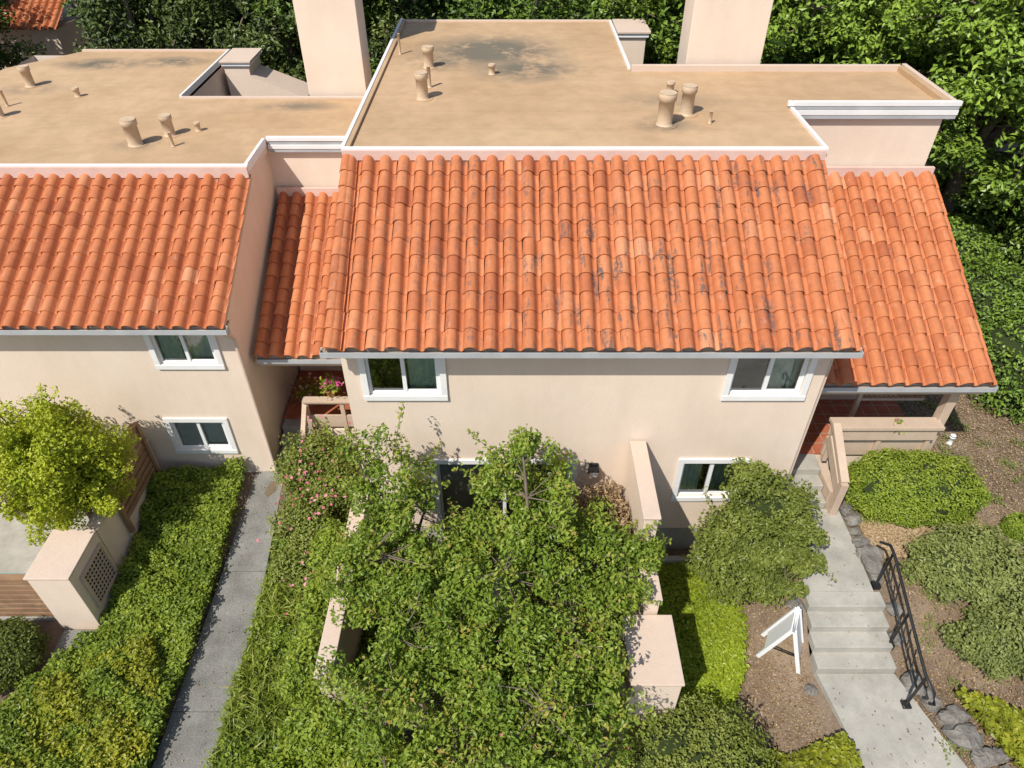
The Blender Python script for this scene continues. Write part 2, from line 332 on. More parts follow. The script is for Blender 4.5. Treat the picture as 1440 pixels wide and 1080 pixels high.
def bush(name,E,n,L,mat,core=.82,rough=.10,power=2.0,seedn=3,W=.55,tintb=.45,freq=3.5,fluff=.03):
    P=empty(name); E=np.array(E,float)
    vol=(E[:,3]*E[:,4]*E[:,5])**.7; idx=rng.choice(len(E),n,p=vol/vol.sum())
    d=unit(rng.normal(size=(n,3)))
    sup=(np.abs(d)**power).sum(1,keepdims=True)**(-1/power)
    dn=d*sup; q0=dn*E[idx,3:6]+E[idx,:3]
    r=1-.30*rng.random((n,1))**1.6+rough*vn(q0,freq,seedn)[:,None]+.5*rough*vn(q0,freq*3.2,seedn+7)[:,None]+rng.normal(0,fluff,(n,1))
    pts=E[idx,:3]+dn*r*E[idx,3:6]
    nrm=d*.6+rng.normal(size=(n,3))*.6+[0,0,.5]
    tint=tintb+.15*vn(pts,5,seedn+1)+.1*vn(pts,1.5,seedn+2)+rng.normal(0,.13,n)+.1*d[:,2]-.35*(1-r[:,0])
    leafobj('foliage',pts,L,L*W,nrm,tint,mat,P)
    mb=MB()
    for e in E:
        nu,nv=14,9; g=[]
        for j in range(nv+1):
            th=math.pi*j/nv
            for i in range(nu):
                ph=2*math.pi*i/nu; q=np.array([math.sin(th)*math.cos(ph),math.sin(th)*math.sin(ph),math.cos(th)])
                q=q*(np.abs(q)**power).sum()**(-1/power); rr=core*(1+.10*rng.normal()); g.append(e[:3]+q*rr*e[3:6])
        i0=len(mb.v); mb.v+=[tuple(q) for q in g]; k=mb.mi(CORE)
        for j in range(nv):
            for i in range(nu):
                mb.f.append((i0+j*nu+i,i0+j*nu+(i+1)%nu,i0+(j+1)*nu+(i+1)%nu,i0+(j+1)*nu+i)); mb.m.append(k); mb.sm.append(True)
    if core>0: mb.build('inner_core',P)  # added solid dark core, blocks the view through gaps between leaves
    return P
def inpoly(X,Y,poly):
    c=np.zeros(len(X),bool); n=len(poly); j=n-1
    for i in range(n):
        xi,yi=poly[i];xj,yj=poly[j]
        cond=((yi>Y)!=(yj>Y))&(X<(xj-xi)*(Y-yi)/(yj-yi+1e-12)+xi); c^=cond; j=i
    return c
def sm(a,b,t): t=np.clip((t-a)/(b-a),0,1); return t*t*(3-2*t)
def G(x,y):
    x=np.asarray(x,float);y=np.asarray(y,float)
    R=.62+.76*sm(6.2,7.6,y)-.25*sm(5,2,y)
    r=sm(4.2,5.3,x)*R
    l=sm(-2.9,-3.1,x)*sm(-8.5,-8.25,x)*.5*sm(8,11.5,y)
    far=1-sm(30,60,np.hypot(x,y-10))
    return (r+l)*far
def scatter(poly,n):
    p=np.array(poly); X=rng.uniform(p[:,0].min(),p[:,0].max(),n*3);Y=rng.uniform(p[:,1].min(),p[:,1].max(),n*3)
    k=inpoly(X,Y,poly); return X[k][:n],Y[k][:n]
def groundcover(name,poly,n,L,hgt,mat,blade=False,seedn=5,base=0.0,tintb=.45,W=.6,freq=2.5,parent=None):
    X,Y=scatter(poly,n); P3=np.stack([X,Y,X*0],1); hm=hgt*(.75+.35*vn(P3,freq,seedn)+.25*vn(P3,freq*3,seedn+2))
    X=X+rng.normal(0,.035,len(X)); u=rng.random(len(X)); Z=G(X,Y)+base+hm*(u**.45); nrm=rng.normal(size=(len(X),3))*.55+[0,0,1]
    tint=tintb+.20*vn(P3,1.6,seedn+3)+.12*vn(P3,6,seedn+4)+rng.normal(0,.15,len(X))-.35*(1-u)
    T=None
    if blade:
        T=rng.normal(size=(len(X),3))*[1,1,.5]+[0,0,.8]; nrm=rng.normal(size=(len(X),3))+[0,0,.6]
    return leafobj(name,np.stack([X,Y,Z],1),L,L*W,nrm,tint,mat,parent,T)
# ---------------------------------------------------------------- ground
def ground():
    xs=np.concatenate([[-400,-150,-60,-30],np.arange(-20,20.01,.25),[30,60,150,400]]); ys=np.concatenate([[-100,-30,-5],np.arange(0,30.01,.25),[45,70,150,400]])
    XX,YY=np.meshgrid(xs,ys); Z=G(XX,YY); P3=np.stack([XX.ravel(),YY.ravel(),0*XX.ravel()],1)
    Z=Z+(.02*vn(P3,2.2,4)).reshape(Z.shape)-.03; V=np.stack([XX.ravel(),YY.ravel(),Z.ravel()],1)
    nx=len(xs); i,j=np.meshgrid(np.arange(nx-1),np.arange(len(ys)-1)); a=(j*nx+i).ravel(); F=np.stack([a,a+1,a+1+nx,a+nx],1)
    m,nt,b=newmat('mulch_ground'); p=pos(nt)
    c=ramp(nt,noise(nt,1.1,6,.65,p),[(.3,(.17,.115,.075,1)),(.5,(.28,.20,.135,1)),(.72,(.40,.30,.21,1))])
    c=mix(nt,.7,c,ramp(nt,noise(nt,38,5,.75,p),[(.35,g4(.35)),(.62,g4(1))]),'MULTIPLY')
    c=mix(nt,ramp(nt,noise(nt,.6,5,.6,p),[(.56,g4(0)),(.66,g4(.4))]),c,(.10,.11,.045,1))
    nt.links.new(c,b.inputs['Base Color']); b.inputs['Roughness'].default_value=1; bump(nt,b,noise(nt,40,5,.8,p),.9,.03)
    arrays_mesh('ground',V,F,np.zeros(len(V)),[m],None,True)
ground()
def strip(name,pts,mat,t=.08,joints=1.2,up=0.0):
    mb=MB()
    ys=[p[2] for p in pts]; tot=abs(ys[-1]-ys[0]); n=max(1,int(tot/joints))
    arr=np.array(pts,float); o=np.argsort(arr[:,2]); arr=arr[o]
    f=lambda y,c:float(np.interp(y,arr[:,2],arr[:,c]))
    yy=np.linspace(arr[0,2],arr[-1,2],n*3+1)
    for k in range(n*3):
        a=yy[k]+(.006 if k%3==0 else 0);b=yy[k+1]-(.006 if k%3==2 else 0)
        v=[(f(a,0),a,f(a,3)),(f(a,1),a,f(a,3)),(f(b,1),b,f(b,3)),(f(b,0),b,f(b,3))]
        i=len(mb.v); mb.v+=[(q[0],q[1],q[2]+up) for q in v]+[(q[0],q[1],q[2]+up-t-.15) for q in v]; kk=mb.mi(mat)
        for fc in ((0,1,2,3),(7,6,5,4),(0,4,5,1),(1,5,6,2),(2,6,7,3),(3,7,4,0)): mb.f.append(tuple(i+x for x in fc)); mb.m.append(kk); mb.sm.append(False)
    return mb.build(name)
strip('concrete_path',[(-6.05,-5.05,3.0,.05),(-6.05,-5.08,8,.06),(-5.98,-5.2,10,.3),(-5.9,-5.3,11.65,.54)],CONCD,joints=2.4)
strip('concrete_path',[(5.85,7.8,3.6,.55),(5.62,7.2,4.9,.66),(5.38,6.78,6.1,.72),(5.36,6.72,6.25,.73)],CONC,joints=1.5)
strip('concrete_path',[(5.36,6.6,7.45,1.42),(5.45,6.62,8.4,1.44),(5.5,6.6,9.35,1.46)],CONC,joints=1.0)
mb=MB()
for k in range(4): mb.box(5.34,6.72,6.25+.3*k,7.46,.3,.73+.17*(k+1)-.004,CONC)
mb.build('garden_steps',None,.012)
mb=MB()
for k in range(3): mb.box(5.48,6.32,9.36+.3*k,10.4,.9,1.46+.17*(k+1),CONC)
mb.build('entry_steps',None,.012)
mb=MB(); mb.box(-2.8,2.2,5.6,9.45,-.2,.03,CONC); mb.build('courtyard_patio')
mb=MB(); mb.box(-14,-8.5,7.75,11.25,-.2,.04,CONC); mb.box(-8.75,-8.12,6.3,7.5,-.2,.03,CONCD); mb.build('neighbour_patio')
# ---------------------------------------------------------------- main house
def flatroof_poly(mb,pts,z,mat): mb.poly([(x,y,z) for x,y in pts],mat)
def vwalls(mb,pts,z0,z1,mat):
    n=len(pts)
    for i in range(n):
        a=pts[i];b=pts[(i+1)%n]; mb.poly([(a[0],a[1],z0),(b[0],b[1],z0),(b[0],b[1],z1),(a[0],a[1],z1)],mat)
H1=empty('stucco_townhouse')
mb=MB()
FY=9.45
holesM=[(-2.5,-1.24,4.45,5.48),(3.80,5.06,4.45,5.48),(3.30,4.45,1.74,2.72),(-1.45,1.15,.45,2.7)]
wallY(mb,FY,-2.9,5.4,.72,5.9,holesM[:3]+[(-1.45,1.15,.72,2.7)],STUC)
mb.box(-2.9,-1.45,FY+.03,FY+.3,-.3,.72,CONC); mb.box(1.15,5.4,FY+.03,FY+.3,-.3,.72,CONC); mb.box(-1.45,1.15,FY+.03,FY+.3,-.3,.44,CONC)
for x in (-2.9,5.4):
    mb.poly([(x,FY,-.2),(x,12.4,-.2),(x,12.4,7.4),(x,FY,5.85)],STUC)
pts=[(-2.9,12.4),(5.4,12.4),(5.4,14.5),(8.75,14.5),(8.75,16.8),(2.62,16.8),(2.62,21.1),(-2.9,21.1)]
vwalls(mb,pts,-.2,7.62,STUC)
mb.build('walls',H1)
mb=MB(); rp=[(-2.98,12.34),(5.55,12.34),(5.55,14.42),(8.84,14.42),(8.84,16.85),(2.67,16.85),(2.67,21.2),(-2.98,21.2)]
flatroof_poly(mb,rp,7.7,ROOF); vwalls(mb,rp,7.5,7.70,STUC); mb.build('flat_roof',H1)
mb=MB()
mb.box(-3.02,5.60,12.27,12.345,7.60,7.76,WHITE); mb.box(-3.04,-2.97,12.347,21.2,7.58,7.77,WHITE)
mb.box(-2.968,-2.88,12.36,21.1,7.69,7.755,ROOF)
mb.box(-2.96,2.68,21.14,21.22,7.55,7.74,STUC2); mb.box(2.63,2.69,16.95,21.12,7.55,7.76,WHITE)
mb.box(2.70,8.74,16.80,16.90,7.55,7.83,STUC2); mb.box(8.80,8.90,14.5,16.92,7.45,7.84,STUC2); mb.box(8.68,8.797,14.5,16.79,7.69,7.82,ROOF)
mb.box(5.54,5.60,12.348,14.34,7.55,7.76,WHITE)
mb.box(5.50,8.95,14.37,14.46,7.76,7.85,WHITE); mb.box(5.53,8.93,14.38,14.46,7.68,7.758,GREY); mb.box(5.51,8.94,14.375,14.46,7.58,7.678,WHITE); mb.box(5.53,8.93,14.385,14.46,7.50,7.577,GREY)
mb.box(5.62,8.66,14.462,14.56,7.69,7.84,ROOF)
mb.build('roof_edging',H1,.006)
mb=MB(); mb.box(2.80,3.50,20.0,21.1,3,7.60,STUC); mb.box(2.76,3.56,19.94,21.16,7.602,7.70,WHITE); mb.box(2.73,3.6,19.9,21.2,7.703,7.76,STUC2); mb.build('roof_enclosure',H1,.01)
mb=MB(); mb.box(3.95,5.65,17.05,18.0,0,10.6,STUC); mb.box(3.88,5.72,16.98,18.07,10.602,10.8,STUC2); mb.box(4.4,5.2,17.3,17.75,10.802,10.95,CONC); mb.build('chimney',H1,.015)
mb=MB()
def deck(mb,x0,x1,yb,zb,yt,zt,th=.1,mat=WOODP):
    mb.poly([(x0,yb,zb-.02),(x1,yb,zb-.02),(x1,yt,zt-.02),(x0,yt,zt-.02)],TILE2)
    mb.poly([(x0,yb,zb-th),(x0,yt,zt-th),(x1,yt,zt-th),(x1,yb,zb-th)],mat)
    for x in (x0,x1): mb.poly([(x,yb,zb-th),(x,yb,zb-.02),(x,yt,zt-.02),(x,yt,zt-th)],mat)
    mb.poly([(x0,yb,zb-th),(x1,yb,zb-th),(x1,yb,zb-.02),(x0,yb,zb-.02)],mat)
deck(mb,-2.98,5.52,9.1,5.80,12.30,7.58,.14); deck(mb,5.5,8.86,10.12,4.24,14.40,6.34,.14)
mb.box(5.5,8.9,14.34,14.42,6.3,6.50,FLASH); mb.box(-3.0,5.55,12.2,12.265,7.56,7.73,FLASH)
mb.build('roof_deck',H1)
tile_roof('tile_roof',H1,-2.98,5.52,9.02,5.76,12.26,7.58,27,11,TILE,True)
tile_roof('wing_tile_roof',H1,5.45,8.92,10.02,4.18,14.36,6.32,11,14,TILE2,True)
def gutter(mb,x0,x1,y,z):
    mb.box(x0,x1,y-.11,y-.095,z-.11,z,GREY); mb.box(x0,x1,y-.095,y,z-.11,z-.095,GREY); mb.box(x0,x1,y-.013,y+.02,z-.16,z+.02,WOODP)
    mb.box(x0,x0+.012,y-.095,y-.014,z-.095,z,GREY); mb.box(x1-.012,x1,y-.095,y-.014,z-.095,z,GREY)
mb=MB(); gutter(mb,-3.08,5.62,9.08,5.74); mb.box(-3.0,5.5,9.1,9.44,5.60,5.64,WOODP)
gutter(mb,5.55,9.0,10.09,4.14); mb.box(5.42,8.9,10.12,10.3,3.86,4.08,WOODP)
mb.box(5.40,5.48,9.5,9.58,1.5,5.55,STUC2)
mb.build('gutters_and_fascia',H1,.004)
window('upper_window_a',H1,FY,*holesM[0],inner='half'); window('upper_window_b',H1,FY,*holesM[1],inner='half')
window('lower_window',H1,FY,*holesM[2],inner='curtain'); window('patio_door',H1,FY,*holesM[3],inner='door')
mb=MB(); mb.box(1.48,1.66,FY-.04,FY,2.42,2.70,METALB); mb.box(1.50,1.64,FY-.16,FY-.041,2.46,2.62,VINYL); mb.box(1.47,1.67,FY-.19,FY-.042,2.622,2.66,METALB); mb.build('wall_lantern',H1,.006)
mb=MB()
mb.box(5.42,8.7,10.4,12.1,.5,1.94,STUC); mb.box(5.42,8.7,10.4,12.1,1.942,1.98,REDT)
for i in range(1,11): mb.box(5.42+i*.3-.006,5.42+i*.3+.006,10.402,12.1,1.9802,1.984,CONC)
for j in range(1,6): mb.box(5.43,8.69,10.4+j*.3-.006,10.4+j*.3+.006,1.9805,1.986,CONC)
wallY(mb,12.1,5.4,8.7,1.9,4.95,[(6.0,6.95,1.98,4.05)],STUC,.1); mb.box(6.0,6.95,12.17,12.22,1.98,4.05,WOODP)
mb.poly([(8.7,10.6,-.2),(8.7,14.5,-.2),(8.7,14.5,6.1),(8.7,12.1,4.95),(8.7,12.1,1.9),(8.7,10.6,1.9)],STUC)
mb.box(8.5,8.68,10.36,10.54,1.2,3.9,WOODP)
mb.build('porch',H1)
mb=MB()
mb.box(6.42,8.5,10.32,10.40,2.02,2.5,WOODP); mb.box(6.38,8.56,10.14,10.46,2.88,2.96,WOODP); mb.box(6.42,8.5,10.2,10.24,2.56,2.86,WOODP); mb.box(6.42,8.5,10.36,10.40,2.56,2.86,WOODP)
for x in (6.45,7.4,8.4): mb.box(x,x+.09,10.25,10.35,1.9,2.875,WOODP)
mb.box(6.34,6.52,9.42,10.2,1.3,1.9,WOODP)
mb.beam((6.43,9.25,2.35),(6.43,10.25,2.98),.16,.10,WOODP); mb.beam((6.43,9.25,2.0),(6.43,10.25,2.6),.10,.25,WOODP)
mb.box(6.36,6.50,9.18,9.32,1.35,2.34,WOODP)
mb.build('porch_railing',H1,.006)
mb=MB()
for k in range(22):
    a=7.2+k*.1; lo=max(7.2,a-.9); hi=min(8.5,a)
    if hi<=lo: continue
    mb.beam((lo,11.0,3.0+(lo-(a-.9))*1.0),(hi,11.0,3.0+(hi-(a-.9))*1.0),.012,.03,WOOD)
    mb.beam((lo,11.02,3.9-(lo-(a-.9))*1.0),(hi,11.02,3.9-(hi-(a-.9))*1.0),.012,.03,WOOD)
mb.box(7.15,8.5,10.98,11.04,2.94,3.0,WOODP); mb.box(7.15,8.5,10.98,11.04,3.9,3.96,WOODP); mb.box(7.12,7.2,10.97,11.05,1.98,3.97,WOODP); mb.build('porch_lattice',H1)
# ---------------------------------------------------------------- left neighbour
H2=empty('neighbour_stucco_townhouse')
mb=MB(); FL=11.27
holesL=[(-7.12,-5.94,3.68,4.66),(-7.45,-6.28,1.24,2.08)]
wallY(mb,FL,-14,-5.5,.35,5.0,holesL,STUC); mb.box(-14,-5.5,FL+.03,FL+.3,-.3,.35,CONC)
mb.poly([(-5.5,FL,-.2),(-5.5,14.1,-.2),(-5.5,14.1,6.5),(-5.5,FL,5.1)],STUC)
pts=[(-14,14.1),(-5.5,14.1),(-5.5,15.56),(-2.95,15.56),(-2.95,18.1),(-8.25,18.1),(-8.25,22.1),(-14,22.1)]
vwalls(mb,pts,-.2,6.57,STUC); mb.build('walls',H2)
mb=MB(); rp=[(-14.0,14.06),(-5.45,14.06),(-5.45,15.5),(-2.92,15.5),(-2.92,18.2),(-8.3,18.2),(-8.3,22.2),(-12.6,22.2),(-14,20.6)]
flatroof_poly(mb,rp,6.65,ROOF); vwalls(mb,rp,6.4,6.65,STUC)
mb.poly([(-30,13.5,6.55),(-14,13.5,6.55),(-14,20.6,6.55),(-19,24,6.55),(-30,24,6.55)],ROOF); vwalls(mb,[(-30,13.5),(-14.01,13.5),(-14.01,20.6),(-19,24),(-30,24)],0,6.55,STUC)
mb.build('flat_roof',H2)
mb=MB()
mb.box(-14,-5.42,13.99,14.065,6.56,6.71,WHITE); mb.box(-5.50,-5.43,14.067,15.41,6.54,6.72,WHITE)
mb.box(-5.42,-2.9,15.42,15.51,6.64,6.73,WHITE); mb.box(-5.40,-2.9,15.44,15.51,6.56,6.638,GREY); mb.box(-5.41,-2.9,15.425,15.51,6.46,6.557,WHITE); mb.box(-5.40,-2.9,15.44,15.51,6.38,6.457,GREY)
mb.box(-8.25,-2.92,18.12,18.2,6.5,6.70,STUC2); mb.box(-8.31,-8.25,18.202,22.2,6.5,6.72,WHITE); mb.box(-12.6,-8.25,22.202,22.28,6.5,6.70,STUC2)
mb.build('roof_edging',H2,.006)
mb=MB(); mb.box(-8.1,-7.4,21.0,22.1,3,6.60,STUC); mb.box(-8.14,-7.34,20.94,22.16,6.602,6.69,WHITE); mb.box(-8.16,-7.3,20.9,22.2,6.693,6.75,STUC2)
mb.poly([(-7.4,20.9,6.35),(-5.9,20.9,5.75),(-5.9,22,5.75),(-7.4,22,6.35)],STUC2); mb.poly([(-7.4,20.9,3),(-5.9,20.9,3),(-5.9,20.9,5.75),(-7.4,20.9,6.35)],STUC); mb.build('roof_enclosure',H2,.01)
mb=MB(); mb.box(-5.1,-3.65,18.35,19.3,0,10.6,STUC); mb.box(-5.17,-3.58,18.28,19.37,10.602,10.8,STUC2); mb.build('chimney',H2,.015)
mb=MB(); deck(mb,-14,-5.42,10.92,4.93,14.06,6.50,.14); deck(mb,-5.38,-2.95,11.78,3.56,15.46,5.42,.14)
mb.box(-5.42,-2.95,15.38,15.45,5.36,5.55,FLASH); mb.box(-14,-5.42,13.92,13.985,6.46,6.68,FLASH); mb.build('roof_deck',H2)
tile_roof('tile_roof',H2,-14,-5.40,10.84,4.88,14.0,6.48,27,11,TILE2,False)
tile_roof('wing_tile_roof',H2,-5.40,-2.95,11.70,3.51,15.44,5.39,8,13,TILE2,False)
mb=MB(); gutter(mb,-14,-5.35,10.90,4.86); mb.box(-14,-5.45,10.92,11.26,4.72,4.76,WOODP); gutter(mb,-5.34,-2.95,11.76,3.48); mb.box(-5.4,-2.95,11.8,11.95,3.2,3.42,WOODP)
mb.tube([(-5.44,10.86,4.74),(-5.44,11.1,4.5),(-5.44,11.2,4.35),(-5.44,11.2,.5)],[.04]*4,STUC2,8); mb.build('gutters_and_fascia',H2,.004)
window('upper_window',H2,FL,*holesL[0],inner='curtain'); window('lower_window',H2,FL,*holesL[1],inner='blind')
mb=MB()
mb.box(-5.45,-2.92,12.4,14.2,.3,1.08,STUC); mb.box(-5.45,-2.92,12.4,14.2,1.082,1.12,REDT); mb.box(-4.7,-2.92,12.0,12.398,.3,1.12,STUC)
wallY(mb,14.2,-5.45,-2.92,1.0,4.55,[(-4.4,-3.4,1.1,3.15)],STUC,.1); mb.box(-4.4,-3.4,14.27,14.32,1.1,3.15,WOODP)
for k in range(3): mb.box(-5.42,-4.72,11.62+.26*k,12.398,.3,.54+.185*(k+1),CONC)
mb.box(-4.72,-2.95,11.96,12.02,1.95,2.03,WOODP); mb.box(-4.72,-2.95,11.9,12.1,2.032,2.07,WOODP); mb.box(-4.72,-2.95,11.97,12.01,1.25,1.6,WOODP)
for x in (-4.72,-3.9,-3.04): mb.box(x,x+.09,11.95,12.03,1.0,1.948,WOODP)
mb.beam((-4.7,11.5,1.5),(-4.7,12.1,2.0),.1,.1,WOODP); mb.box(-4.75,-4.65,11.45,11.55,.5,1.5,WOODP)
mb.build('porch',H2)
def vent(x,y,z,r,h,cap=True,mat=VENT):
    mb=MB()
    mb.tube([(x,y,z-.02),(x,y,z+.006)],[r*1.9,r*1.7],ROOF,16); mb.tube([(x,y,z),(x,y,z+.05),(x,y,z+h*.78)],[r*1.08,r*.98,r*.98],mat,16)
    if cap:
        mb.tube([(x,y,z+h*.76),(x,y,z+h*.78),(x,y,z+h*.97),(x,y,z+h)],[r*1.0,r*1.16,r*1.16,r*1.08],mat,16)
    mb.build('roof_vent_pipe')
for a in ((-1.9,17.1,7.7,.12,.45),(-1.84,15,7.7,.12,.52),(-.45,16.6,7.7,.07,.22),(2.9,13.55,7.7,.15,.60),(3.42,14.1,7.7,.13,.55),(3.3,15.3,7.7,.08,.25)): vent(*a)
for a in ((3.78,13.6,7.7,.03,.3),(-2.68,18.1,7.7,.03,.6),(-1.76,15.7,7.7,.04,.55)): vent(*a,cap=False)
for a in ((-12.5,19.1,6.65,.12,.5),(-10.9,18.3,6.65,.07,.22),(-8.2,15.2,6.65,.15,.56),(-7.65,15.75,6.65,.12,.45),(-12.1,16.9,6.65,.11,.45),(-7.1,16.0,6.65,.06,.2)): vent(*a)
vent(-7.35,15.1,6.65,.035,.4,False); vent(-12.3,17.6,6.65,.035,.5,False)
# ---------------------------------------------------------------- courtyard walls
def capwall(name,segs):
    mb=MB()
    for (x0,x1,y0,y1,z) in segs:
        mb.box(x0,x1,y0,y1,-.3,z,STUC); mb.box(x0-.03,x1+.03,y0-.03,y1-.002,z+.001,z+.05,STUC2)
    return mb.build(name,None,.012)
capwall('stucco_garden_wall',[(-3.12,-2.88,5.6,9.42,1.85)])
capwall('stucco_garden_wall',[(2.22,2.46,7.6,9.40,3.3),(2.22,2.46,6.66,7.56,2.35)])
capwall('stucco_pillar',[(1.88,2.66,5.42,6.62,1.95)])
capwall('stucco_pillar',[(-8.82,-8.05,7.55,8.65,1.65)])
capwall('stucco_garden_wall',[(-8.3,-8.08,8.7,11.22,1.55)])
def lattice(name,x,y0,y1,z0,z1):
    mb=MB(); mb.box(x,x+.02,y0,y1,z0,z1,DARK)
    for i in range(9):
        yy=y0+(y1-y0)*i/8; mb.box(x+.021,x+.035,yy-.014,yy+.014,z0,z1,WOODP)
        zz=z0+(z1-z0)*i/8; mb.box(x+.0355,x+.05,y0,y1,zz-.014,zz+.014,WOODP)
    mb.box(x+.001,x+.06,y0-.05,y0,z0-.05,z1+.05,WOODP); mb.box(x+.001,x+.06,y1,y1+.05,z0-.05,z1+.05,WOODP); mb.box(x+.001,x+.06,y0,y1,z0-.05,z0,WOODP); mb.box(x+.001,x+.06,y0,y1,z1,z1+.05,WOODP)
    return mb.build(name)
lattice('lattice_vent_panel',-8.045,7.8,8.5,.5,1.35)
def slat_fence(name,p0,p1,z0,z1,n,mat=WOOD):
    mb=MB(); p0=np.array(p0);p1=np.array(p1); h=(z1-z0)/n
    for k in range(n):
        z=z0+h*(k+.5); mb.beam((p0[0],p0[1],z),(p1[0],p1[1],z),.025,h*.72,mat)
    L=np.linalg.norm(p1-p0)
    for q in np.linspace(0,1,max(2,int(L/1.2)+1)):
        p=p0+(p1-p0)*q; mb.beam((p[0],p[1]+.06,z0-.3),(p[0],p[1]+.06,z1+.01),.09,.09,mat)
    mb.beam((p0[0],p0[1]+.02,z1+.035),(p1[0],p1[1]+.02,z1+.035),.14,.04,mat)
    return mb.build(name,None,.003)
slat_fence('wooden_fence',(-12,7.75),(-8.85,7.75),.1,1.35,8)
slat_fence('wooden_fence',(-2.85,5.55),(1.85,5.55),.1,1.5,9,WOODP)
slat_fence('wooden_fence',(-8.02,9.4),(-8.0,10.9),.9,2.3,8)
mb=MB(); mb.box(-10.9,-9.68,8.2,8.5,.42,.47,TEAL)
for x in (-10.85,-9.78):
    for y in (8.21,8.42): mb.box(x,x+.06,y,y+.06,.04,.42,TEAL)
mb.build('patio_bench',None,.005)
def rocks(name,pts,r,sink=.3,mat=ROCK):
    mb=MB(); k=mb.mi(mat)
    for (x,y) in pts:
        z=float(G(x,y)); R=r*random.uniform(.65,1.3); i0=len(mb.v); nu,nv=9,6; off=rng.normal(0,.16,(nv+1,nu)); sx,sy,sz=random.uniform(.8,1.4),random.uniform(.8,1.3),random.uniform(.5,.9)
        for j in range(nv+1):
            th=math.pi*j/nv
            for i in range(nu):
                ph=2*math.pi*i/nu; q=R*(1+(off[j,i] if 0<j<nv else 0)); mb.v.append((x+q*sx*math.sin(th)*math.cos(ph),y+q*sy*math.sin(th)*math.sin(ph),z+R*sink+q*sz*math.cos(th)))
        for j in range(nv):
            for i in range(nu): mb.f.append((i0+(j+1)*nu+i,i0+(j+1)*nu+(i+1)%nu,i0+j*nu+(i+1)%nu,i0+j*nu+i)); mb.m.append(k); mb.sm.append(False)
    return mb.build(name)
rocks('rock_edging',[(6.78+.05*math.sin(i*2),9.35-i*.27) for i in range(7)]+[(6.92,7.2),(6.88,6.8)],.17)
rocks('rock_edging',[(7.0+.17*i+.08*math.sin(i*3),6.1-i*.30) for i in range(9)]+[(7.4+.2*i,5.2-i*.35) for i in range(6)]+[(7.5,5.5),(7.9,4.9),(8.2,4.3),(8.6,3.9)],.18)
rocks('rock_edging',[(5.2,6.0),(5.15,7.3),(4.3,7.0),(3.9,7.35)],.10)
mb=MB()
for i in range(9):
    t=i/9; x=-8.75-.9*t*1.2; y=6.5-2.6*t; mb.beam((x,y,.05),(x-.10,y-.27,.05),.14,.12,CONC)
mb.build('curb_edging',None,.02)
mb=MB(); mb.beam((-8.0,11.0,.42),(-6.15,11.05,.42),.16,.3,CONC); mb.beam((-7.9,10.7,.3),(-6.3,10.85,.3),.16,.25,CONC); mb.box(2.5,5.0,9.0,9.12,-.1,.22,CONC); mb.build('retaining_curb',None,.015)
mb=MB(); X=6.70; top=[(X,8.0,2.15),(X,7.75,2.38),(X,7.55,2.36),(X+.02,5.75,1.62),(X+.04,5.45,1.58),(X+.04,5.35,1.45),(X+.04,5.42,1.34)]
mb.tube(top,[.028]*len(top),METALB,8)
mb.tube([(X,7.6,1.95),(X+.02,5.7,1.2)],[.02,.02],METALB,8)
for y,zb,zt in ((7.6,1.2,2.36),(6.65,.8,1.99),(5.7,.5,1.61)):
    mb.tube([(X,y,zb),(X,y,zt)],[.024,.024],METALB,8); mb.box(X-.07,X+.07,y-.07,y+.07,zb+.1,zb+.24,METALB)
for y in (7.3,7.0,6.3,6.0): mb.tube([(X,y,1.95-(7.6-y)*.395),(X,y+.14,2.30-(7.46-y)*.395)],[.012,.012],METALB,6)
mb.build('stair_handrail')
mb=MB(); za=1.12
for sgn in (-1,1):
    for y0 in (-.23,.23):
        mb.beam((sgn*.02,y0,za),(sgn*.36,y0,.0),.07,.04,VINYL)
    p=lambda t:(sgn*(.02+.34*t),za*(1-t))
    a=p(.03);b=p(.80); i=len(mb.v)
    for y in (-.19,.19):
        for q in (a,b): mb.v.append((q[0]-.010,y,q[1])); mb.v.append((q[0]+.010,y,q[1]))
    k=mb.mi(VINYL)
    for f in ((0,1,3,2),(4,6,7,5),(0,4,5,1),(2,3,7,6),(0,2,6,4),(1,5,7,3)): mb.f.append(tuple(i+x for x in f)); mb.m.append(k); mb.sm.append(False)
mb.tube([(0,-.27,za),(0,.27,za)],[.022,.022],VINYL,8)
mb.beam((-.22,-.21,.4),(.22,-.21,.4),.02,.02,METALB)
o=mb.build('a_frame_sign'); o.location=(4.88,6.7,float(G(4.9,6.75))-.03); o.rotation_euler=(0,0,math.radians(-26))
mb=MB(); mb.tube([(9.8,11.3,1.35),(9.8,11.3,1.58)],[.055,.055],VINYL,14); mb.tube([(9.8,11.3,1.57),(9.8,11.3,1.62)],[.065,.06],VINYL,14); mb.build('cleanout_pipe')
def pot(x,y,z,r,h,fm,nm,nf=70):
    P=empty(nm); mb=MB(); mb.tube([(x,y,z),(x,y,z+h*.85),(x,y,z+h*.86),(x,y,z+h)],[r*.7,r,r*1.12,r*1.12],POT,16); mb.build('pot',P)
    n=400; c=rng.normal(size=(n,3))*[r*.9,r*.9,r*.8]+[x,y,z+h+r*1.0]; leafobj('leaves',c,.08,.04,rng.normal(size=(n,3))+[0,0,.5],rng.random(n),L_COVER,P)
    n=nf; c=rng.normal(size=(n,3))*[r*1.0,r*1.0,r*.6]+[x,y,z+h+r*1.9]; leafobj('flowers',c,.09,.08,rng.normal(size=(n,3))+[0,-.4,.8],rng.random(n),fm,P)
pot(-4.1,12.15,2.07,.12,.16,PETALR,'flower_pot',30); pot(-3.35,12.1,2.07,.13,.16,PETALR,'flower_pot',110); pot(-4.9,12.9,1.12,.16,.25,PETAL,'flower_pot',20)
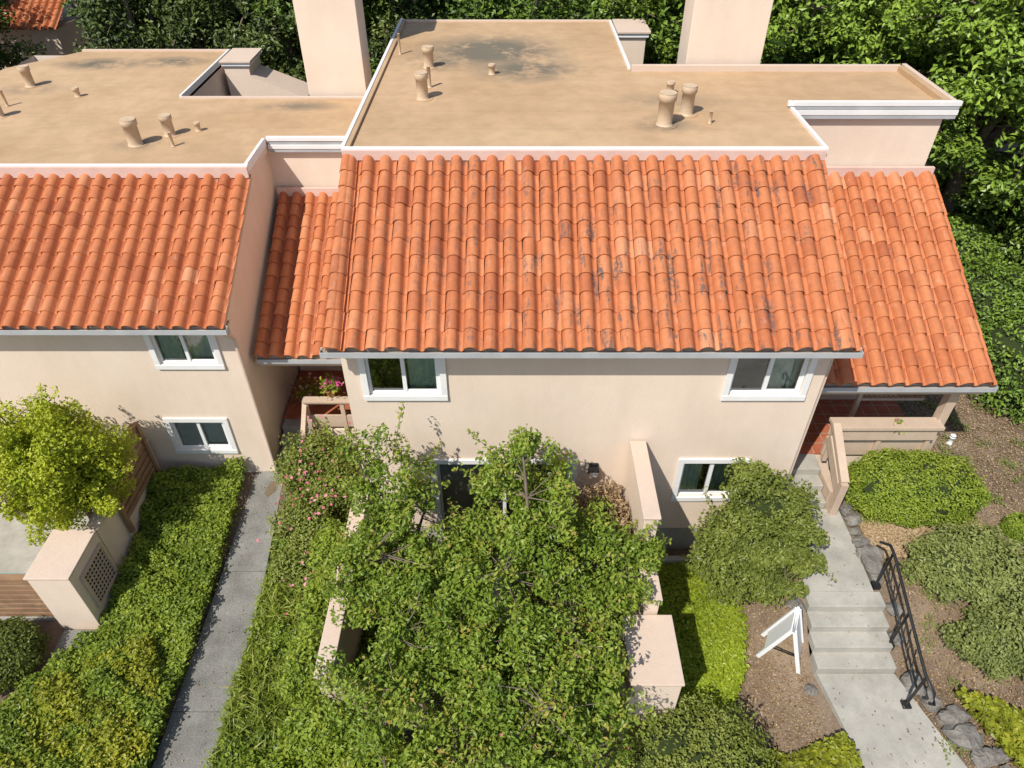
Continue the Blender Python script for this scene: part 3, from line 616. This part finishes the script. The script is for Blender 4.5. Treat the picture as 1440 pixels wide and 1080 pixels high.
pot(7.7,10.3,2.62,.06,.2,PETAL,'planter_plant',6)
# ---------------------------------------------------------------- vegetation
def Ee(*a): return tuple(a)
bed=[(-8.15,11.0),(-6.08,11.2),(-6.03,3.0),(-10.2,3.0),(-9.7,4.2),(-8.75,6.3),(-8.0,7.5),(-7.95,8.8)]
GB=empty('groundcover_bed')
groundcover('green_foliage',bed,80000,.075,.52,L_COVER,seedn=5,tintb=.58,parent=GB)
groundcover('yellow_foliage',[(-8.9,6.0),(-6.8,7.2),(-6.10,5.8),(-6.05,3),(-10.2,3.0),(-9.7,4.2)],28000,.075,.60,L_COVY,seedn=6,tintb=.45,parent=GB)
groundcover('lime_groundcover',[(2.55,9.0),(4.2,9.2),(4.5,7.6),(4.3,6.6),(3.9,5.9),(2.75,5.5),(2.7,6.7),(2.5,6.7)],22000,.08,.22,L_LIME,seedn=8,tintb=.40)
groundcover('lime_groundcover',[(3.9,5.4),(4.7,5.0),(5.45,5.2),(5.55,4.4),(5.7,3.4),(3.8,3.4)],6000,.10,.25,L_COVY,seedn=9,tintb=.3,base=.05)
groundcover('lime_groundcover',[(7.6,5.9),(8.3,5.7),(9.2,5.2),(9.5,4.0),(8.3,4.2)],3400,.12,.3,L_COVY,seedn=10,tintb=.35)
DB=empty('daylily_bed'); dp=[(-4.98,9.6),(-3.2,9.6),(-3.15,5.4),(-2.0,5.3),(-1.2,3.2),(-4.95,3.2)]
groundcover('blades',dp,26000,.34,.50,L_DAY,True,11,W=.07,tintb=.45,parent=DB)
groundcover('leaves',dp,26000,.09,.48,L_COVER,False,12,tintb=.45,parent=DB)
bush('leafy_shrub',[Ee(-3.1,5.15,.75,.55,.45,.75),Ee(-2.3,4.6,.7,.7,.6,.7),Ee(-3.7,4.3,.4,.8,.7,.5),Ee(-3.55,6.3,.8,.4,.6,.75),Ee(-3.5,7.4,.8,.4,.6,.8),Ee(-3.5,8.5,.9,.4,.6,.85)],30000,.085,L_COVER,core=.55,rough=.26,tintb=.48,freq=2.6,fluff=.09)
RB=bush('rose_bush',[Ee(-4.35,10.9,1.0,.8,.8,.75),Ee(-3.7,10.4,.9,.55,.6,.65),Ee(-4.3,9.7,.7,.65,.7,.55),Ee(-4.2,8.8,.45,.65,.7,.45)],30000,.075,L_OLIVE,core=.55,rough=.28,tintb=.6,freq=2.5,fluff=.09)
n=90; c=np.concatenate([rng.normal(size=(n,3))*[.42,.75,.16]+[-4.2,10.2,1.5],rng.normal(size=(16,3))*[.25,.8,.1]+[-4.1,8.3,1.05]]); c=c[c[:,0]>-4.85]
leafobj('blossoms',c,.075,.07,rng.normal(size=(len(c),3))*.5+[0,-.3,1],rng.random(len(c)),PETAL,RB)
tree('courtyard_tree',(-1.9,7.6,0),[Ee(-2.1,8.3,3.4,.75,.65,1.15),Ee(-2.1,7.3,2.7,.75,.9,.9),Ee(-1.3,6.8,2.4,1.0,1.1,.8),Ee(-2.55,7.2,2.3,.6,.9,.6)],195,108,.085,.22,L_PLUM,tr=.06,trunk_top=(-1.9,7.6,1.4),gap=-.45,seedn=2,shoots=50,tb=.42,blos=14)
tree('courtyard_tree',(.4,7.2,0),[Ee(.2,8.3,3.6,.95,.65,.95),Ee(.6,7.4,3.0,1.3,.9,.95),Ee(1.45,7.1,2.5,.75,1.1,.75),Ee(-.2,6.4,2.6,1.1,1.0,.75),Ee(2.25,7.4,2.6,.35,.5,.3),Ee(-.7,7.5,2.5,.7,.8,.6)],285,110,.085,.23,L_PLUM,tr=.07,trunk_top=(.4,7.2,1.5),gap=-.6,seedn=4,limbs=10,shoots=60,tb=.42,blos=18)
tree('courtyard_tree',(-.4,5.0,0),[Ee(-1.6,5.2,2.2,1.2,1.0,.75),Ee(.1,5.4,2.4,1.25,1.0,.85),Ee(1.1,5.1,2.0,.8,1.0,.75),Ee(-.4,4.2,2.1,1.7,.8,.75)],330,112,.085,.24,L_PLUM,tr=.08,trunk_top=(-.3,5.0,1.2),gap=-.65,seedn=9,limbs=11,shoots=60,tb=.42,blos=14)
bush('flowering_vine',[Ee(1.7,9.0,2.0,.45,.35,.5),Ee(2.0,8.3,2.1,.2,.6,.45)],3500,.07,L_DRY,core=0,rough=.3)
groundcover('courtyard_plants',[(-2.8,9.3),(-1.9,9.3),(-1.7,7.4),(1.2,7.2),(1.7,9.2),(2.15,9.2),(2.15,5.7),(-2.8,5.7)],15000,.11,.7,L_COVER,False,15,tintb=.4)
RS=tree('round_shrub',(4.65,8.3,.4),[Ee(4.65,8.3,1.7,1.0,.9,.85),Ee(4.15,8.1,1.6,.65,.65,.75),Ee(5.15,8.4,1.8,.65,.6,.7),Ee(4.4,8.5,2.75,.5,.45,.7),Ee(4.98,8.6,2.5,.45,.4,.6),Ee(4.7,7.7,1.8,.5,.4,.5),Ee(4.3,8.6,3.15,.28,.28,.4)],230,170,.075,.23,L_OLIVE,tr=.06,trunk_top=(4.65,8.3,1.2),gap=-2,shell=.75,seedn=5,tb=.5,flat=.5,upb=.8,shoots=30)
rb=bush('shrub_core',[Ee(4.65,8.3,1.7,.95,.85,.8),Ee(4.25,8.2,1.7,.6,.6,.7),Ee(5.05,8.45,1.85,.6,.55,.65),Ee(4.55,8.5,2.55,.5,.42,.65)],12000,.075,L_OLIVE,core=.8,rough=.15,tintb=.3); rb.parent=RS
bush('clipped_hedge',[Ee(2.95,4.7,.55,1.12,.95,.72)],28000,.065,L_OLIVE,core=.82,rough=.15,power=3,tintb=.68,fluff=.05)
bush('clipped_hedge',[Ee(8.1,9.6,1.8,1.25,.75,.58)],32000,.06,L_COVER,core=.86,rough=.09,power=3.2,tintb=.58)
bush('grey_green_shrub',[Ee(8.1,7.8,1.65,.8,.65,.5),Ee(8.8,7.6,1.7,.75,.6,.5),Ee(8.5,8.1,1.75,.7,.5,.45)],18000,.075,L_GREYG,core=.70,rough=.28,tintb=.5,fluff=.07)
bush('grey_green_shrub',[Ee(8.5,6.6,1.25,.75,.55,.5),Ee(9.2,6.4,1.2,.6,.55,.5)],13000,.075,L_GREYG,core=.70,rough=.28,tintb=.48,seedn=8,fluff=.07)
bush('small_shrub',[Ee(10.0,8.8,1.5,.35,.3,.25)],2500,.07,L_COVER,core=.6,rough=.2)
bush('clipped_hedge',[Ee(12.2,13.2,2.0,1.25,1.4,1.0),Ee(12.3,15.5,2.1,1.25,1.6,1.05),Ee(12.4,18.2,2.1,1.3,1.7,1.05)],34000,.11,L_BG,core=.86,rough=.12,power=3,tintb=.35)
bush('understory_shrubs',[Ee(14.8,14.6,2.2,1.5,1.6,1.6),Ee(15.5,17.5,2.6,1.6,1.8,2.0),Ee(14.4,20.5,2.4,1.6,1.6,1.8),Ee(11.2,21.2,1.8,1.6,1.2,1.4)],26000,.16,L_BG,core=.8,rough=.2,tintb=.3)
tree('round_patio_tree',(-8.9,9.6,0),[Ee(-8.85,9.5,2.5,1.15,1.05,1.35)],240,190,.08,.26,L_YG,tr=.07,trunk_top=(-8.85,9.6,1.4),gap=-2,shell=.2,seedn=5,tb=.62,shoots=60)
bush('dark_shrub',[Ee(-9.5,6.8,.35,.75,.7,.45)],12000,.06,L_OLIVE,core=.85,rough=.1,tintb=.3)
X,Y=scatter([(4.0,3.4),(12,3.4),(13,14),(9.2,14),(8.9,9.4),(6.9,8.8),(6.9,5.8),(5.2,5.6),(5.2,8.0),(4.2,8.0)],30000)
k=~((X>5.25)&(X<6.8)&(Y<10.5)); X=X[k];Y=Y[k]
leafobj('mulch_litter',np.stack([X,Y,G(X,Y)-.015+.03*rng.random(len(X))],1),.055,.025,rng.normal(size=(len(X),3))*.35+[0,0,1],rng.random(len(X)),L_DRY)
X,Y=scatter([(6.9,9.1),(9.4,9.1),(9.3,8.3),(7.0,8.2)],6000)
leafobj('hedge_clippings',np.stack([X,Y,G(X,Y)+.03*rng.random(len(X))],1),.07,.035,rng.normal(size=(len(X),3))*.35+[0,0,1],.5+.5*rng.random(len(X)),L_DRY)
X,Y=scatter([(7.0,3.6),(12,3.6),(12.5,13),(9.4,13),(9.2,8.6),(7.1,7.0)],60); nw=len(X)
cx=np.repeat(X,45)+rng.normal(0,.09,nw*45); cy=np.repeat(Y,45)+rng.normal(0,.09,nw*45)
leafobj('ground_weeds',np.stack([cx,cy,G(cx,cy)+.10*rng.random(len(cx))],1),.07,.03,rng.normal(size=(len(cx),3))*.6+[0,0,1],.4+.3*rng.random(len(cx)),L_GREYG)
X,Y=scatter([(4.2,5.4),(5.3,5.4),(5.2,8.0),(4.3,7.6)],700); X2,Y2=scatter([(5.4,3.6),(7.2,3.6),(6.6,9.3),(5.5,9.3)],160); X3,Y3=scatter([(-6,3.1),(-5.1,3.1),(-5.3,11.5),(-5.9,11.5)],110)
Zp=np.where(Y2<6.2,.75,np.where(Y2<7.5,.74+.17*(np.floor((Y2-6.25)/.3)+1),1.47)); Z3=np.interp(Y3,[3,8,10,11.65],[.07,.08,.32,.56])
leafobj('fallen_leaves',np.concatenate([np.stack([X,Y,G(X,Y)+.02],1),np.stack([X2,Y2,Zp],1),np.stack([X3,Y3,Z3],1)]),.04,.022,rng.normal(size=(len(X)+len(X2)+len(X3),3))*.2+[0,0,1],rng.random(len(X)+len(X2)+len(X3)),L_DRY,fold=.02)
# ---------------------------------------------------------------- background trees (shared meshes)
def bgtree(name,mat,kind,seedn,tb):
    if kind=='broad': el=[Ee(0,0,7.5,3.0,3.0,2.8),Ee(1.4,.5,6,2.2,2.2,2.2),Ee(-1.5,-.4,6.2,2.1,2.2,2.3),Ee(0,-1.3,5,2.2,2,2)]
    else: el=[Ee(0,0,3.2,2.3,2.3,1.8),Ee(0,0,6,1.9,1.9,2),Ee(0,0,9,1.2,1.2,2),Ee(0,0,11,.6,.6,1.4)]
    return tree(name,(0,0,0),el,300,170,.19,.60,mat,tr=.24,trunk_top=(0,0,3.2),gap=-.8,seedn=seedn,limbs=12,shell=.62,twig=.02,flat=.6,upb=.9,tb=tb)
A=bgtree('oak_tree',L_BG,'broad',3,.55); B=bgtree('oak_tree',L_BG,'broad',6,.22); Cn=bgtree('redwood_tree',L_DARK,'con',7,.5)
first=set()
def place(src,x,y,s,rz):
    nm=src.name.split('.')[0]
    if src.name not in first: o=src; first.add(src.name)
    else:
        o=bpy.data.objects.new(nm,None); S.collection.objects.link(o)
        for c in src.children:
            d=bpy.data.objects.new(c.name.split('.')[0],c.data); S.collection.objects.link(d); d.parent=o
    o.location=(x,y,float(G(x,y))-.1); o.scale=(s,s,s*random.uniform(.9,1.1)); o.rotation_euler=(0,0,rz)
for t in ((A,13.2,20.0,1.0,0),(A,16.5,16.5,.95,2),(A,12.4,25.5,1.05,4),(A,8.5,23.2,.95,1),(A,17.5,22,1.1,3),(A,4.9,23.6,.95,5),
          (B,.5,25.5,1.05,1),(B,-4.8,25.5,1.0,2),(B,8.2,29,1.15,3),(B,13.8,31,1.2,.7),(A,-9.5,31,1.1,.4),
          (Cn,-7.2,25.2,.95,0),(Cn,-10.2,26.2,.9,1),(Cn,-3.2,23.3,.75,2),(Cn,-13,27.5,.95,3),(B,-15.5,33,1.0,2),(B,-22,29,.85,4),(A,-26,35,1.1,2),(A,-19,44,1.2,2),(B,-9,38,1.3,1),(B,2,38,1.4,1),(A,22,30,1.4,4),(B,22,18,1.0,3),(A,20,11,.7,3)):
    place(*t)
H3=empty('distant_house'); mb=MB(); mb.box(-32,-22,36,44,0,5.5,STUC); mb.poly([(-32.3,35.7,5.5),(-21.7,35.7,5.5),(-21.7,40,7.2),(-32.3,40,7.2)],GREY); mb.poly([(-32.3,44.3,5.5),(-32.3,40,7.2),(-21.7,40,7.2),(-21.7,44.3,5.5)],GREY); mb.build('body',H3)
tile_roof('tile_roof',H3,-24,-19.5,33,4.6,36,6.1,14,9,TILE2)
mb=MB(); mb.box(-23.8,-19.7,33.3,38,0,4.5,STUC); mb.build('wing',H3)
# ---------------------------------------------------------------- light, sky, camera
el=math.radians(51); ph=math.radians(38)
sd=Vector((-math.sin(ph)*math.cos(el),-math.cos(ph)*math.cos(el),math.sin(el)))
l=bpy.data.lights.new('sun','SUN'); l.energy=5.0; l.angle=math.radians(.5); l.color=(1,.955,.87); o=bpy.data.objects.new('sun',l); S.collection.objects.link(o)
o.rotation_euler=(-sd).to_track_quat('-Z','Y').to_euler()
w=bpy.data.worlds.new('World'); S.world=w; w.use_nodes=True; nt=w.node_tree; sk=nt.nodes.new('ShaderNodeTexSky'); sk.sky_type='NISHITA'; sk.sun_disc=False; sk.sun_elevation=el; sk.sun_rotation=math.atan2(sd.x,sd.y)
bg=nt.nodes['Background']; nt.links.new(sk.outputs[0],bg.inputs[0]); bg.inputs[1].default_value=.13
S.view_settings.view_transform='Standard'; S.view_settings.look='None'; S.view_settings.exposure=0
cam=bpy.data.cameras.new('camera'); cam.sensor_width=36; cam.lens=25; cam.clip_end=1500; co=bpy.data.objects.new('camera',cam); S.collection.objects.link(co)
co.location=(0,0,12.7); co.rotation_euler=(math.radians(49.7),0,0); S.camera=co
